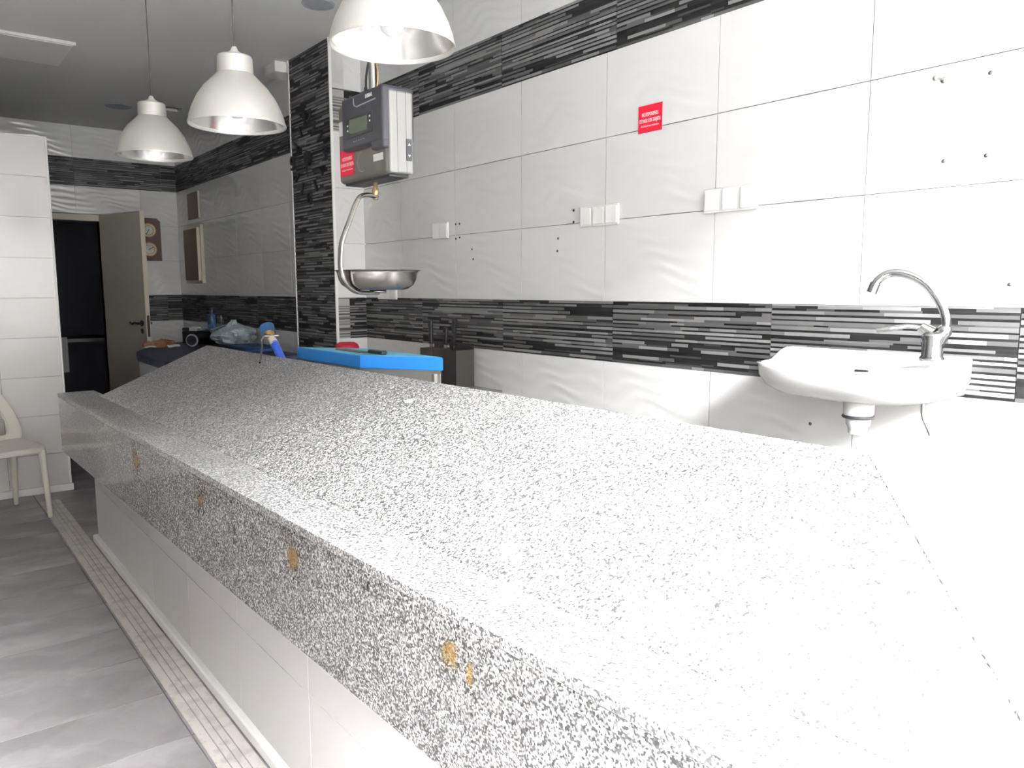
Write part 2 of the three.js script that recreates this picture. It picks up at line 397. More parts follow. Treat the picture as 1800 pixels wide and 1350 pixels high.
// ---------------------------------------------------------------- granite counter
const counter = thing('fish_counter', 'long sloping grey speckled granite display counter on a white tiled plinth', 'counter');
counter.rotation.y = 0.02119;
{
  const yl = 0.8715, yr = 1.1, xf = 0.70, xi = 0.84, xr = 1.376, zr = -0.65, zi = zr + 0.49, zf = zi + 0.14, zEnd = -4.53, zS = -4.25;
  // fascia boards
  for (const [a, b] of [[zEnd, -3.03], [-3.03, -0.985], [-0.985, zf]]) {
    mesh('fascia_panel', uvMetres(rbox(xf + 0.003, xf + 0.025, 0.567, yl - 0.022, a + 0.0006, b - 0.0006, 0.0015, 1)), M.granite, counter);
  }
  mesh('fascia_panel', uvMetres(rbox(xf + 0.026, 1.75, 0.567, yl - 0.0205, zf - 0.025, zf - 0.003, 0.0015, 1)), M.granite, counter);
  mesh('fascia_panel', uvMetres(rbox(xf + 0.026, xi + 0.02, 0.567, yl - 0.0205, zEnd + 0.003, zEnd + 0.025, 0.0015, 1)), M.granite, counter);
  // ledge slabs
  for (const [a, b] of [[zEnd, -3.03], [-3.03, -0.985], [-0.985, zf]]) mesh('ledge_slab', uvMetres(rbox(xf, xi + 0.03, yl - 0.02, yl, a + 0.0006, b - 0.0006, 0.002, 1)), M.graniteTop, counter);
  mesh('ledge_slab', uvMetres(rbox(xi + 0.031, 1.75, yl - 0.02, yl, zi - 0.03, zf, 0.002, 1)), M.graniteTop, counter);
  // sloping display slabs
  const g = 0.0012, at = (x, z) => [x, yl + 0.001 + (yr - yl) * (x - xi) / (xr - xi), z];
  for (const [a, b] of [[zS, -2.85], [-2.85, -2.2]]) mesh('display_slab', slab([at(xi, a + g), at(xi, b - g), at(xr, b - g), at(xr, a + g)], 0.022), M.graniteTop, counter);
  mesh('display_slab', slab([at(xi, -2.2 + g), at(xi, zi - 2 * g), at(xr, zr - 2 * g), at(xr, -2.2 + g)], 0.022), M.graniteTop, counter);
  const xe = 1.766;
  mesh('display_slab', slab([[xi + 2 * g, yl + 0.001, zi], [xe - 0.02, yl + 0.001, zi], [xe, yr, zr], [xr + 2 * g, yr, zr]], 0.022), M.graniteTop, counter);
  // masonry below the slope and tiled plinth
  const s = new THREE.Shape([[xi + 0.03, 0.55], [xr - 0.02, 0.55], [xr - 0.02, yr - 0.04], [xi + 0.03, yl - 0.021]].map((p) => new THREE.Vector2(...p)));
  mesh('core', new THREE.ExtrudeGeometry(s, { depth: zr - 0.03 - zS, bevelEnabled: false }).translate(0, 0, zS + 0.005), M.paint, counter);
  mesh('core', box(xr - 0.1, 1.72, 0.0, yl - 0.03, zr + 0.06, zi - 0.03), M.paint, counter);
  const plinth = new THREE.Group(); plinth.name = 'plinth'; plinth.rotation.y = -0.02119; counter.add(plinth); const xp = 0.776;
  mesh('plinth_core', box(xp + 0.004, xr - 0.1, 0, 0.567, -4.7, zi - 0.04), M.grout, plinth);
  mesh('plinth_core', box(xp + 0.07, xr - 0.1, 0.567, 0.85, zEnd + 0.06, zS + 0.02), M.paint, plinth);
  for (const [v0, v1] of [[0.03, 0.333], [0.333, 0.566]]) for (let z = zi - 0.04; z > -4.68; z -= 0.55) {
    const a = Math.max(-4.7, z - 0.55);
    mesh('tile', tileBox(0.008, v1 - v0 - GAP, z - a - GAP), M.plainTile[Math.floor(rnd() * 3)], plinth).position.set(xp, (v0 + v1) / 2, (a + z) / 2);
  }
  mesh('tile', tileBox(0.49, 0.56, 0.008), M.plainTile[0], plinth).position.set(1.02, 0.285, -4.705);
  mesh('skirting', rbox(xp - 0.028, xp + 0.003, 0, 0.042, -4.73, zi - 0.04, 0.008), M.trim, plinth);
  // rust left by old bolts, a paint scrape and chips on the fascia
  const blot = (sd) => { let q = sd; const f = () => (q = (q * 16807) % 2147483647) / 2147483647; const nz = noiseMaker(32, sd * 97 + 3), a0 = f() * 6;
    return dataTex(128, 128, (x, y) => { const u = (x - 64) / 64, v = (y - 64) / 64, r = Math.hypot(u, v), n = nz(x / 9, y / 9) * 0.7 + nz(x / 3, y / 3) * 0.5; const e = 1.25 - r * 1.25 - n * 0.75; const c = e > 0 ? Math.min(0.82, e * 1.9) * (0.5 + 0.5 * nz(x / 2, y / 2 + 9)) : 0; return [255 * c, 255 * c, 255 * c]; }, false); };
  const stains = [[-3.02, 0.775, 0.13, 0.17], [-2.29, 0.79, 0.09, 0.11], [-1.645, 0.785, 0.11, 0.13], [-1.015, 0.79, 0.08, 0.1], [-0.96, 0.775, 0.04, 0.08]];
  stains.forEach(([z, y, w, h], i) => {
    const m = phys(lin(0.34, 0.19, 0.035), 0.8, { alphaMap: blot(i + 2), transparent: true, polygonOffset: true, polygonOffsetFactor: -1 });
    const p = mesh('rust_stain', new THREE.PlaneGeometry(w, h).rotateY(-Math.PI / 2), m, counter); p.position.set(xf + 0.0023, y, z); p.userData.label = 'orange rust stain on the granite front';
  });
  for (const [z, y, w, h] of [[-2.03, 0.755, 0.022, 0.03], [-1.295, 0.82, 0.012, 0.018]]) {
    const p = mesh('chip', new THREE.SphereGeometry(0.5, 10, 8).scale(0.004, h, w), M.black, counter); p.position.set(xf + 0.0035, y, z);
  }
  const sl = Math.atan2(yr - yl, xr - xi), lx = 1.26;
  const p = mesh('price_tag', new THREE.CylinderGeometry(0.5, 0.5, 0.002, 24).scale(0.022, 1, 0.04).rotateZ(sl), M.plastic, counter); p.position.set(lx, at(lx, 0)[1] + 0.002, -2.03); p.userData.label = 'small white oval sticker';
}

// ribbed drain strip along the counter foot
{
  const t = thing('drain_strip', 'long beige ribbed drain strip on the floor along the counter foot', 'drain strip', [0, 0, 0]);
  const xs = [0.628, 0.662, 0.686, 0.71, 0.745];
  for (let i = 0; i < 4; i++) for (const [a, b] of [[-5.85, -4.3], [-4.3, -2.75], [-2.75, -1.2], [-1.2, 0.35]]) {
    mesh('slat', uvMetres(rbox(xs[i] + 0.0012, xs[i + 1] - 0.0012, -0.004, 0.003, a + 0.001, b - 0.001, 0.002, 1)), M.strip, t);
  }
}

// ---------------------------------------------------------------- pendant lamps
function pendant(x, y, z, label) {
  const t = thing('pendant_lamp', label, 'lamp', [x, y, z], 'aluminium bell pendants over the counter');
  const R = 0.165;
  mesh('shade', lathe([[R + 0.003, 0], [R + 0.004, 0.004], [R + 0.001, 0.012], [R - 0.003, 0.03], [R - 0.014, 0.062], [R - 0.032, 0.098], [R - 0.056, 0.132], [R - 0.082, 0.158], [0.066, 0.176], [0.064, 0.177],
    [0.0625, 0.1755], [R - 0.085, 0.1555], [R - 0.059, 0.129], [R - 0.035, 0.095], [R - 0.017, 0.06], [R - 0.006, 0.028], [R - 0.002, 0.01], [R - 0.001, 0.001], [R + 0.003, 0]], 64), M.silver, t);
  mesh('reflector', lathe([[R - 0.004, 0.012], [R - 0.009, 0.028], [R - 0.02, 0.06], [R - 0.038, 0.094], [R - 0.062, 0.127], [R - 0.088, 0.153], [0.05, 0.168], [0.0, 0.17]], 64), M.reflector, t);
  const n = mesh('neck', lathe([[0.0, 0.176], [0.0635, 0.176], [0.062, 0.18], [0.06, 0.234], [0.057, 0.24], [0.0, 0.24]], 48), M.silver, t);
  mesh('cord_grip', lathe([[0.03, 0.24], [0.027, 0.25], [0.014, 0.258], [0.008, 0.272], [0.0, 0.272]], 24), M.plastic, n);
  mesh('bulb_holder', lathe([[0.022, 0.168], [0.022, 0.135], [0.018, 0.13], [0, 0.13]], 24), M.plastic, t);
  mesh('bulb', lathe([[0.0, 0.025], [0.016, 0.028], [0.03, 0.04], [0.036, 0.058], [0.032, 0.08], [0.02, 0.105], [0.016, 0.13]], 32), M.bulb, t);
  mesh('cord', limb(V(0, 0.27, 0), V(0, CEIL - y - 0.02, 0), 0.0025, 0.0025, 8), M.steelDark, t);
  mesh('ceiling_rose', lathe([[0.0, -0.025], [0.02, -0.024], [0.045, -0.008], [0.047, 0], [0, 0]], 24).translate(0, CEIL - y, 0), M.plastic, t);
}
pendant(1.094, 2.045, -1.896, 'aluminium bell pendant lamp nearest the camera, hanging in front of the scale');
pendant(1.004, 1.981, -2.854, 'aluminium bell pendant lamp in the middle of the row of three');
pendant(0.992, 2.017, -3.945, 'aluminium bell pendant lamp farthest away, nearest the open back door');

// ---------------------------------------------------------------- hanging scale
const font = await new FontLoader().loadAsync('fonts/droid/droid_sans_bold.typeface.json');
const notice = canvasTex(512, 440, (x, w, h) => {
  x.fillStyle = '#c8102e'; x.fillRect(0, 0, w, h); x.fillStyle = '#fff5f5'; x.textAlign = 'center';
  const line = (s, y, size, width) => { x.save(); x.font = 'bold ' + size + 'px sans-serif'; const k = width / x.measureText(s).width; x.translate(w / 2, y); x.scale(k, 1); x.fillText(s, 0, 0); x.restore(); };
  line('NO DISPONEMOS', 180, 84, 360); line('DE PAGO CON TARJETA', 280, 84, 456); line('Disculpen las molestias', 350, 38, 390);
});
const noticeMat = std(0xffffff, 0.45, { map: notice });
{
  const t = thing('hanging_scale', 'black and steel electronic shop scale hanging on a chrome pole, with steel pan', 'scale', [1.37, 0, -2.517]);
  const xF = -0.05, xB = 0.05, z0 = -0.187, z1 = 0.187, y0 = 1.785, y1 = 2.068;
  mesh('housing', rbox(xF, xB, y0, y1 - 0.004, z0, z1 - 0.012, 0.018, 4), std(lin(0.2, 0.185, 0.165), 0.45, { metalness: 0.7 }), t);
  mesh('base_plate', rbox(xF + 0.012, xB - 0.012, y0 - 0.008, y0 + 0.002, z0 + 0.03, z1 - 0.02, 0.002), M.black, t);
  const fr = mesh('front_module', rbox(xF - 0.022, xB + 0.002, 1.888, y1 + 0.003, -0.11, z1 + 0.002, 0.012, 3), M.slate, t);
  mesh('module_foot', rbox(xF - 0.02, xF + 0.01, 1.868, 1.9, 0.1, z1, 0.008, 3), M.slate, fr);
  mesh('display_bezel', rbox(xF - 0.0235, xF - 0.019, 1.928, 1.998, -0.072, 0.12, 0.002), M.black, fr);
  mesh('display_screen', box(xF - 0.0245, xF - 0.0235, 1.94, 1.988, -0.045, 0.088), std(lin(0.085, 0.1, 0.075), 0.25), fr);
  for (const [y, z] of [[1.972, -0.058], [1.955, -0.058], [1.98, 0.106], [1.965, 0.106]]) mesh('display_mark', box(xF - 0.0245, xF - 0.0235, y - 0.003, y + 0.003, z - 0.004, z + 0.004), M.plastic, fr);
  mesh('raised_outline', tube([[xF - 0.022, 2.058, -0.012], [xF - 0.023, 2.036, -0.008], [xF - 0.023, 2.028, 0.006], [xF - 0.023, 2.028, 0.05], [xF - 0.023, 2.03, 0.15]], 0.0022, 40, 6), M.greyPaper, fr);
  const lettering = (txt, size, y, z, nm) => { const g = new TextGeometry(txt, { font, size, depth: 0.001, curveSegments: 3 }); g.rotateY(-Math.PI / 2); mesh(nm, g, M.plastic, fr).position.set(xF - 0.0222, y, z); };
  lettering('DIBAL', 0.0125, 2.043, 0.075, 'lettering');
  for (let i = 0; i < 5; i++) mesh('keypad_mark', box(xF - 0.0226, xF - 0.0215, 1.912, 1.914, -0.02 + i * 0.018, -0.012 + i * 0.018), M.greyPaper, fr);
  // aluminium end panel with rocker
  const e = mesh('end_panel', rbox(xF + 0.002, xB - 0.006, y0 + 0.002, y1 - 0.012, z1 - 0.014, z1 + 0.006, 0.008, 3), M.alu, t);
  for (const x of [-0.018, 0.016]) mesh('groove', box(x - 0.0008, x + 0.0008, y0 + 0.004, y1 - 0.014, z1 + 0.0055, z1 + 0.0063), M.steelDark, e);
  const k = mesh('rocker', rbox(0.014, 0.036, 1.83, 1.902, z1 + 0.004, z1 + 0.0095, 0.003), M.slate, e);
  const arrow = (y, s) => { const sh = new THREE.Shape([[-0.005, 0], [0.005, 0], [0, 0.008 * s]].map((p) => new THREE.Vector2(...p))); mesh('arrow_mark', new THREE.ExtrudeGeometry(sh, { depth: 0.0006, bevelEnabled: false }).translate(0.025, y, z1 + 0.0093), M.plastic, k); };
  arrow(1.88, 1); arrow(1.85, -1);
  const st = mesh('notice_sticker', new THREE.PlaneGeometry(0.112, 0.092).rotateY(-Math.PI / 2), noticeMat, t); st.position.set(xF - 0.0008, 1.855, -0.115); st.userData.label = 'red notice sticker with white lettering';
  mesh('paper_label', new THREE.PlaneGeometry(0.066, 0.05).rotateY(-Math.PI / 2), M.plastic, t).position.set(xF - 0.0006, 1.98, -0.14);
  mesh('paper_label', new THREE.PlaneGeometry(0.07, 0.024).rotateY(-Math.PI / 2), M.plastic, t).position.set(xF - 0.0006, 1.846, 0.117);
  mesh('embossed_ring', new THREE.TorusGeometry(0.034, 0.0012, 6, 40, 3.6).rotateY(-Math.PI / 2).rotateX(-1.6), M.steelDull, t).position.set(xF, 1.845, 0.0);
  // pole, cable
  mesh('pole', limb(V(0, y1 - 0.01, 0), V(0, CEIL - 0.01, 0), 0.014, 0.014, 24), M.chrome, t);
  mesh('pole_flange', lathe([[0.045, 0], [0.045, -0.01], [0.02, -0.02], [0, -0.02]], 24).translate(0, CEIL, 0), M.chrome, t);
  mesh('power_cable', tube([[-0.005, CEIL - 0.02, -0.05], [0.0, 2.4, -0.04], [0.005, 2.22, -0.035], [0.0, 2.15, -0.05], [0, 2.1, -0.055]], 0.004, 40, 8), M.black, t);
  mesh('cable_plug', lathe([[0.0, 2.068], [0.012, 2.068], [0.012, 2.09], [0.007, 2.1], [0.006, 2.115], [0, 2.116]], 16).translate(0, 0, -0.055), M.black, t);
  mesh('seal_wire', tube([[0.0, 2.2, 0.018], [0.004, 2.14, 0.03], [0.0, 2.1, 0.028], [0, 2.075, 0.035]], 0.0025, 24, 6), M.brass, t);
  // spindle, hanger and pan
  mesh('spindle', lathe([[0.0, y0 - 0.004], [0.007, y0 - 0.004], [0.008, y0 - 0.028], [0.012, y0 - 0.03], [0.014, y0 - 0.046], [0.0095, y0 - 0.05], [0.0095, y0 - 0.068], [0, y0 - 0.069]], 20), std(lin(0.36, 0.26, 0.14), 0.4, { metalness: 0.8 }), t);
  const path = new THREE.CatmullRomCurve3([[0.006, 1.726, 0], [-0.035, 1.731, 0], [-0.072, 1.722, 0], [-0.098, 1.69, 0], [-0.123, 1.64, 0], [-0.162, 1.56, 0], [-0.169, 1.52, 0], [-0.17, 1.47, 0], [-0.155, 1.425, 0], [-0.115, 1.394, 0], [-0.06, 1.386, 0], [-0.015, 1.386, 0], [0.0, 1.386, 0]].map((p) => V(...p)));
  const bar = new THREE.Shape(); bar.absellipse(0, 0, 0.0105, 0.008, 0, Math.PI * 2);
  mesh('hanger_arm', new THREE.ExtrudeGeometry(bar, { steps: 70, extrudePath: path, curveSegments: 10 }), M.steel, t).rotation.y = 0.25;
  mesh('pan_seat', lathe([[0, 1.384], [0.03, 1.384], [0.03, 1.396], [0, 1.396]], 24), M.steel, t);
  const pan = mesh('pan', lathe([[0.0, 1.396], [0.09, 1.396], [0.108, 1.4], [0.128, 1.414], [0.139, 1.434], [0.145, 1.458], [0.147, 1.463], [0.155, 1.465], [0.1555, 1.4665], [0.146, 1.4655], [0.142, 1.458], [0.136, 1.436], [0.126, 1.417], [0.106, 1.403], [0.09, 1.399], [0, 1.399]], 72), M.steel, t);
  pan.position.z = 0.0;
}

// ---------------------------------------------------------------- things on the near wall (u = z, v = y)
const onWall = (name, label, category, z, y, group, x = XW) => { const t = thing(name, label, category, [x - 0.0005, y, z], group); t.rotation.y = -Math.PI / 2; return t; };
{
  const s = onWall('notice_sign', 'red notice card with white lettering stuck on the white wall tiles', 'sign', -2.072, 2.048);
  mesh('card', rbox(-0.06, 0.06, -0.051, 0.051, 0.0, 0.002, 0.0008, 1), M.red, s);
  mesh('print', new THREE.PlaneGeometry(0.119, 0.101).translate(0, 0, 0.0026), noticeMat, s);
}
function switchPlate(z, y, n, label) {
  const t = onWall('switch_plate', label, 'switch', z, y, 'white switch and socket plates on the tiled wall'), w = 0.075 * n;
  mesh('plate', rbox(-w / 2, w / 2, -0.042, 0.042, 0, 0.009, 0.003), M.plastic, t);
  for (let i = 0; i < n; i++) { const m = mesh('rocker', rbox(-0.029, 0.029, -0.034, 0.034, -0.003, 0.005, 0.002), M.plastic, t); m.position.set(-w / 2 + 0.075 * (i + 0.5), 0, 0.0085); m.rotation.y = 0.06; }
}
switchPlate(-3.546, 1.708, 2, 'white double switch plate on the tiles, to the right of the scale');
switchPlate(-2.34, 1.7, 3, 'white triple switch plate in the middle of the tiled wall below the red notice');
switchPlate(-1.69, 1.708, 3, 'white triple switch plate on the tiles between the red notice and the faucet');
switchPlate(-4.137, 1.379, 3, 'white triple socket plate under the scale pan, just above the mosaic band');
for (const [z, y, where] of [[-0.883, 1.965, 'nearest the frame edge, level with the wall hook'], [-0.987, 1.75, 'straight below the wall hook'], [-0.879, 1.751, 'below the wall hook, nearer the frame edge'], [-0.799, 1.407, 'above the mosaic band, farthest from the faucet spout'],
  [-1.353, 0.956, 'below the wash basin, beside its white waste'], [-3.405, 1.735, 'beside the top of the double switch plate'], [-3.37, 1.735, 'second out from the top of the double switch plate'], [-3.405, 1.66, 'beside the foot of the double switch plate'], [-3.37, 1.665, 'second out from the foot of the double switch plate'],
  [-3.26, 1.60, 'upper of a pair below the double switch plate'], [-3.25, 1.55, 'lower of a pair below the double switch plate'], [-2.6, 1.62, 'upper of a pair left of the middle triple switch'], [-2.605, 1.565, 'lower of a pair left of the middle triple switch'], [-2.5, 1.735, 'touching the top corner of the middle triple switch'], [-2.5, 1.685, 'touching the lower corner of the middle triple switch']]) {
  const p = onWall('wall_plug', 'dark screw plug in the tiles, ' + where, 'screw plug', z, y, 'old screw plugs in the tiled wall');
  mesh('plug_head', lathe([[0.0, 0.004], [0.0035, 0.0035], [0.006, 0.0]], 12).rotateX(Math.PI / 2), M.steelDark, p);
}
{
  const h = onWall('wall_hook', 'small metal hook screwed high into the tiles above the faucet', 'hook', -1.0, 1.97);
  mesh('screw_base', lathe([[0.0, 0.005], [0.008, 0.004], [0.009, 0]], 16).rotateX(Math.PI / 2), M.steelDull, h);
  mesh('shank', tube([[0, 0, 0.003], [0.0, 0.0, 0.03], [0.0, -0.003, 0.05]], 0.003, 16, 8), M.steelDull, h);
  mesh('knob', new THREE.SphereGeometry(0.008, 14, 10).translate(0, -0.003, 0.052), M.steelDull, h);
}

// ---------------------------------------------------------------- wash basin and tap
{
  const zc = -1.155, t = thing('wash_basin', 'white ceramic wall-hung wash basin on the tiled wall', 'sink', [XW, 0, zc]);
  const n = 72, HW = 0.278, outline = [];
  for (let i = 0; i <= n; i++) {                 // from one wall corner round the front to the other
    const a = Math.PI * i / n, c = Math.cos(a), s = Math.sin(a);
    const z = -Math.sign(c) * Math.pow(Math.abs(c), 0.42) * HW, d = 0.335 * Math.pow(s, 0.62) * (0.86 + 0.14 * (1 - (z / HW) ** 2));
    outline.push([d, z]);
  }
  const pos = [], idx = [];
  // rings: [inset towards the centre, height, ring scale], outside from below to the rim, then down into the bowl
  const ring = (k, y, dOff = 0, back = 0, lift = 0) => outline.map(([d, z]) => {
    const dd = back + (d - back) * k + dOff, f = THREE.MathUtils.smoothstep(0.14 - dd, 0, 0.1);
    return [-Math.max(dd, 0), y + lift * f, z * (k * 0.8 + 0.2 * Math.sqrt(k))];
  });
  const L = 0.034, rings = [];
  rings.push(ring(0.12, 1.062, 0.02)); rings.push(ring(0.36, 1.066, 0.01)); rings.push(ring(0.64, 1.072)); rings.push(ring(0.83, 1.087)); rings.push(ring(0.94, 1.11)); rings.push(ring(0.99, 1.138));
  rings.push(ring(1.0, 1.164, 0, 0, L)); rings.push(ring(0.993, 1.171, 0, 0, L)); rings.push(ring(0.97, 1.173, 0, 0, L));
  const inner = (k, y) => outline.map(([d, z]) => [-(0.105 + Math.max(0, d - 0.0) * (0.305 - 0.105) / 0.335 * k + (1 - k) * 0.09), y, z * 0.9 * k]);
  const NS = n + 1;
  rings.forEach((r) => r.forEach((p) => pos.push(...p)));
  const join = (a, b) => { for (let i = 0; i < n; i++) { const p = a * NS + i, q = b * NS + i; idx.push(p, q, p + 1, p + 1, q, q + 1); } };
  for (let k = 0; k < rings.length - 1; k++) join(k, k + 1);
  const g0 = new THREE.BufferGeometry(); g0.setAttribute('position', new THREE.Float32BufferAttribute(pos, 3)); g0.setIndex(idx); g0.computeVertexNormals();
  mesh('shell', g0, Object.assign(M.ceramic.clone(), { side: THREE.DoubleSide }), t);
  // deck and bowl: closed rings
  const pos2 = [], idx2 = [], closed = (fn) => { for (let i = 0; i <= n; i++) pos2.push(...fn(i)); };
  const rim = rings[rings.length - 1];
  closed((i) => rim[i]);
  const bowl = (i, k, y) => { const a = Math.PI * i / n, c = -Math.cos(a), s = Math.sin(a); const b = 2 * a; return null; };
  void bowl; void inner;
  // bowl ellipse sampled so that ring vertices correspond to the rim's (the straight back edge is folded in as well)
  const full = []; for (let i = 0; i <= n; i++) full.push(rim[i]);
  const backPts = 24; for (let i = 1; i < backPts; i++) { const f = i / backPts, z = rim[n][2] + (rim[0][2] - rim[n][2]) * f; full.push([-0.0, rim[n][1], z]); }
  const m = full.length, bc = [-0.2, 0, -0.03];
  const P = [], T = [];
  full.forEach((p) => P.push(...p));
  const bowlRing = (k, y, sx, sz) => full.forEach((p) => { const a = Math.atan2(p[2] - bc[2], -(p[0] - bc[0])); const ca = Math.cos(a), sa = Math.sin(a), e = 1 / Math.pow(Math.pow(Math.abs(ca) / sx, 2.6) + Math.pow(Math.abs(sa) / sz, 2.6), 1 / 2.6); P.push(bc[0] - ca * e, y, bc[2] + sa * e); });
  bowlRing(0, 1.1735, 0.112, 0.222); bowlRing(0, 1.168, 0.107, 0.216); bowlRing(0, 1.14, 0.097, 0.2); bowlRing(0, 1.105, 0.075, 0.155); bowlRing(0, 1.087, 0.04, 0.08); bowlRing(0, 1.083, 0.012, 0.02);
  for (let r = 0; r < 6; r++) for (let i = 0; i < m; i++) { const j = (i + 1) % m, a = r * m + i, b = r * m + j, c = (r + 1) * m + i, d = (r + 1) * m + j; T.push(a, b, c, b, d, c); }
  const g2 = new THREE.BufferGeometry(); g2.setAttribute('position', new THREE.Float32BufferAttribute(P, 3)); g2.setIndex(T); g2.computeVertexNormals();
  mesh('bowl', g2, Object.assign(M.ceramic.clone(), { side: THREE.DoubleSide }), t);
  mesh('back_slab', rbox(-0.03, 0, 1.1, 1.202, -HW + 0.012, HW - 0.012, 0.006, 2), M.ceramic, t);
  mesh('overflow_hole', rbox(-0.115, -0.104, 1.150, 1.160, 0.0, 0.042, 0.004, 3), M.black, t);
  // waste below
  const dr = mesh('waste_trap', lathe([[0.0, 1.078], [0.042, 1.078], [0.041, 1.045], [0.036, 1.03], [0.03, 1.022], [0.0, 1.022]], 32), M.plastic, t); dr.position.set(-0.19, 0, 0.06);
  mesh('rubber_ring', new THREE.TorusGeometry(0.04, 0.0045, 10, 36).rotateX(Math.PI / 2).translate(0, 1.034, 0), M.slate, dr);
  mesh('trap_nut', lathe([[0.034, 1.03], [0.033, 1.012], [0.026, 1.002], [0.025, 0.985], [0.023, 0.983], [0.0, 0.983]], 28), M.plastic, dr);
  mesh('supply_hose', tube([[-0.05, 1.07, 0.175], [-0.05, 1.03, 0.18], [-0.045, 0.98, 0.2], [-0.04, 0.9, 0.205], [-0.03, 0.8, 0.2]], 0.0065, 40, 8), M.steelDull, t);
}
{
  const t = thing('faucet', 'chrome swan-neck mixer tap standing on the wash basin', 'tap', [2.19, 1.202, -0.93]);
  mesh('base', lathe([[0.0, 0.0], [0.032, 0.0], [0.031, 0.008], [0.027, 0.014], [0.026, 0.055], [0.03, 0.066], [0.024, 0.078], [0.0, 0.08]], 36), M.chrome, t);
  mesh('body', merge(limb(V(0, 0.03, 0), V(0.012, 0.082, 0.022), 0.02, 0.019, 24), new THREE.SphereGeometry(0.0195, 20, 14).translate(0.012, 0.08, 0.022)), M.chrome, t);
  const sp = mesh('spout', tube([[0.012, 0.075, 0.022], [0.012, 0.11, 0.026], [0.008, 0.17, 0.0], [-0.002, 0.212, -0.035], [-0.018, 0.236, -0.08], [-0.032, 0.236, -0.115], [-0.043, 0.218, -0.138], [-0.047, 0.203, -0.145]], 0.0115, 64, 16), M.chrome, t);
  mesh('aerator', limb(V(-0.0455, 0.21, -0.143), V(-0.0505, 0.183, -0.151), 0.0145, 0.0145, 24), M.chrome, sp);
  mesh('lever', merge(limb(V(0.0, 0.074, -0.005), V(-0.01, 0.092, -0.03), 0.02, 0.015, 20), tube([[-0.008, 0.088, -0.02], [-0.03, 0.092, -0.06], [-0.05, 0.084, -0.095], [-0.062, 0.078, -0.125]], 0.0065, 24, 10)), M.chrome, t);
}

// ---------------------------------------------------------------- wall clock on the pillar
{
  const t = onWall('wall_clock', 'black stick-on wall clock with large numerals on the mosaic pillar', 'clock', -4.745, 2.222, undefined, 2.1145);
  mesh('hub', new THREE.CylinderGeometry(0.048, 0.048, 0.016, 36).rotateX(Math.PI / 2).translate(0, 0, 0.01), M.black, t);
  for (const [txt, a] of [['12', 0], ['3', 90], ['6', 180], ['9', 270]]) {
    const g = new TextGeometry(txt, { font, size: 0.09, depth: 0.012, curveSegments: 6 }); g.computeBoundingBox(); const b = g.boundingBox;
    g.translate(-(b.min.x + b.max.x) / 2, -(b.min.y + b.max.y) / 2, 0);
    const r = 0.245, q = a * Math.PI / 180; mesh('numeral', g, M.black, t).position.set(r * Math.sin(q), r * Math.cos(q), 0.001);
  }
  for (const h of [1, 2, 4, 5, 7, 8, 10, 11]) {
    const q = h * Math.PI / 6, m = mesh('hour_bar', rbox(-0.0095, 0.0095, -0.038, 0.038, 0, 0.012, 0.002), M.black, t); m.position.set(0.205 * Math.sin(q), 0.205 * Math.cos(q), 0.001); m.rotation.z = -q;
  }
  for (const [len, a, w] of [[0.12, 172, 0.007], [0.1, 186, 0.009]]) { const q = a * Math.PI / 180, m = mesh('hand', rbox(-w / 2, w / 2, 0, len, 0.018, 0.021, 0.001, 1), M.black, t); m.rotation.z = -q; }
}

// ---------------------------------------------------------------- cutting block, stand, bench, knives
{
  const th = 0.055, yT = 1.13, A = [1.449, -3.46], B = [1.463, -2.853], C2 = [1.675, -2.56];
  const D = [A[0] + C2[0] - B[0], A[1] + C2[1] - B[1]];
  void D;
  // rectangle that follows the two seen edges
  const t = thing('cutting_board', 'thick bright blue plastic chopping block behind the counter ridge', 'chopping board', [0, yT - th, 0]);
  const pts = [A, B, C2, [C2[0] + 0.0, A[1] + 0.31]];
  mesh('block', prismXZ(pts, 0, th - 0.001, 0.006), M.blueBoard, t);
  mesh('cutting_surface', prismXZ(pts.map((p) => [p[0] + (1.56 - p[0]) * 0.035, p[1] + (-3.0 - p[1]) * 0.035]), th - 0.002, th), M.blueTop, t);
  const s = thing('board_stand', 'grey steel stand carrying the blue chopping block', 'stand', [0, 0, 0]);
  const inn = (p, k) => [p[0] + (1.56 - p[0]) * k, p[1] + (-3.0 - p[1]) * k];
  mesh('top_frame', prismXZ(pts.map((p) => inn(p, 0.02)), yT - th - 0.012, yT - th - 0.0005), M.steelDull, s);
  const dir = V(C2[0] - B[0], 0, C2[1] - B[1]).normalize();
  const apron = (p, q, h) => { const d = Math.hypot(q[0] - p[0], q[1] - p[1]), g = rbox(0, d, -h, 0, -0.002, 0.002, 0.001, 1); const m = mesh('apron', g, M.steelDull, s); m.position.set(p[0], yT - th - 0.012, p[1]); m.rotation.y = Math.atan2(-(q[1] - p[1]), q[0] - p[0]); };
  const I = pts.map((p) => inn(p, 0.03)); void dir;
  apron(I[1], I[2], 0.045); apron(I[0], I[1], 0.045); apron(I[2], I[3], 0.045); apron(I[3], I[0], 0.045);
  for (const p of pts.map((q) => inn(q, 0.09))) mesh('leg', rbox(p[0] - 0.017, p[0] + 0.017, 0, yT - th - 0.012, p[1] - 0.017, p[1] + 0.017, 0.003), M.steelDull, s);
  const k = thing('knife', 'dark fillet knife lying flat on the blue chopping block', 'knife', [1.575, yT + 0.0006, -2.92]); k.rotation.y = 1.6;
  const sh = new THREE.Shape([[0, 0], [0.27, 0], [0.33, 0.02], [0.27, 0.052], [0, 0.054]].map((p) => new THREE.Vector2(...p)));
  mesh('blade', new THREE.ExtrudeGeometry(sh, { depth: 0.002, bevelEnabled: false }).rotateX(-Math.PI / 2), M.steelDark, k);
  mesh('handle', rbox(-0.11, 0.002, 0, 0.016, -0.042, -0.012, 0.006, 3), M.black, k);
}
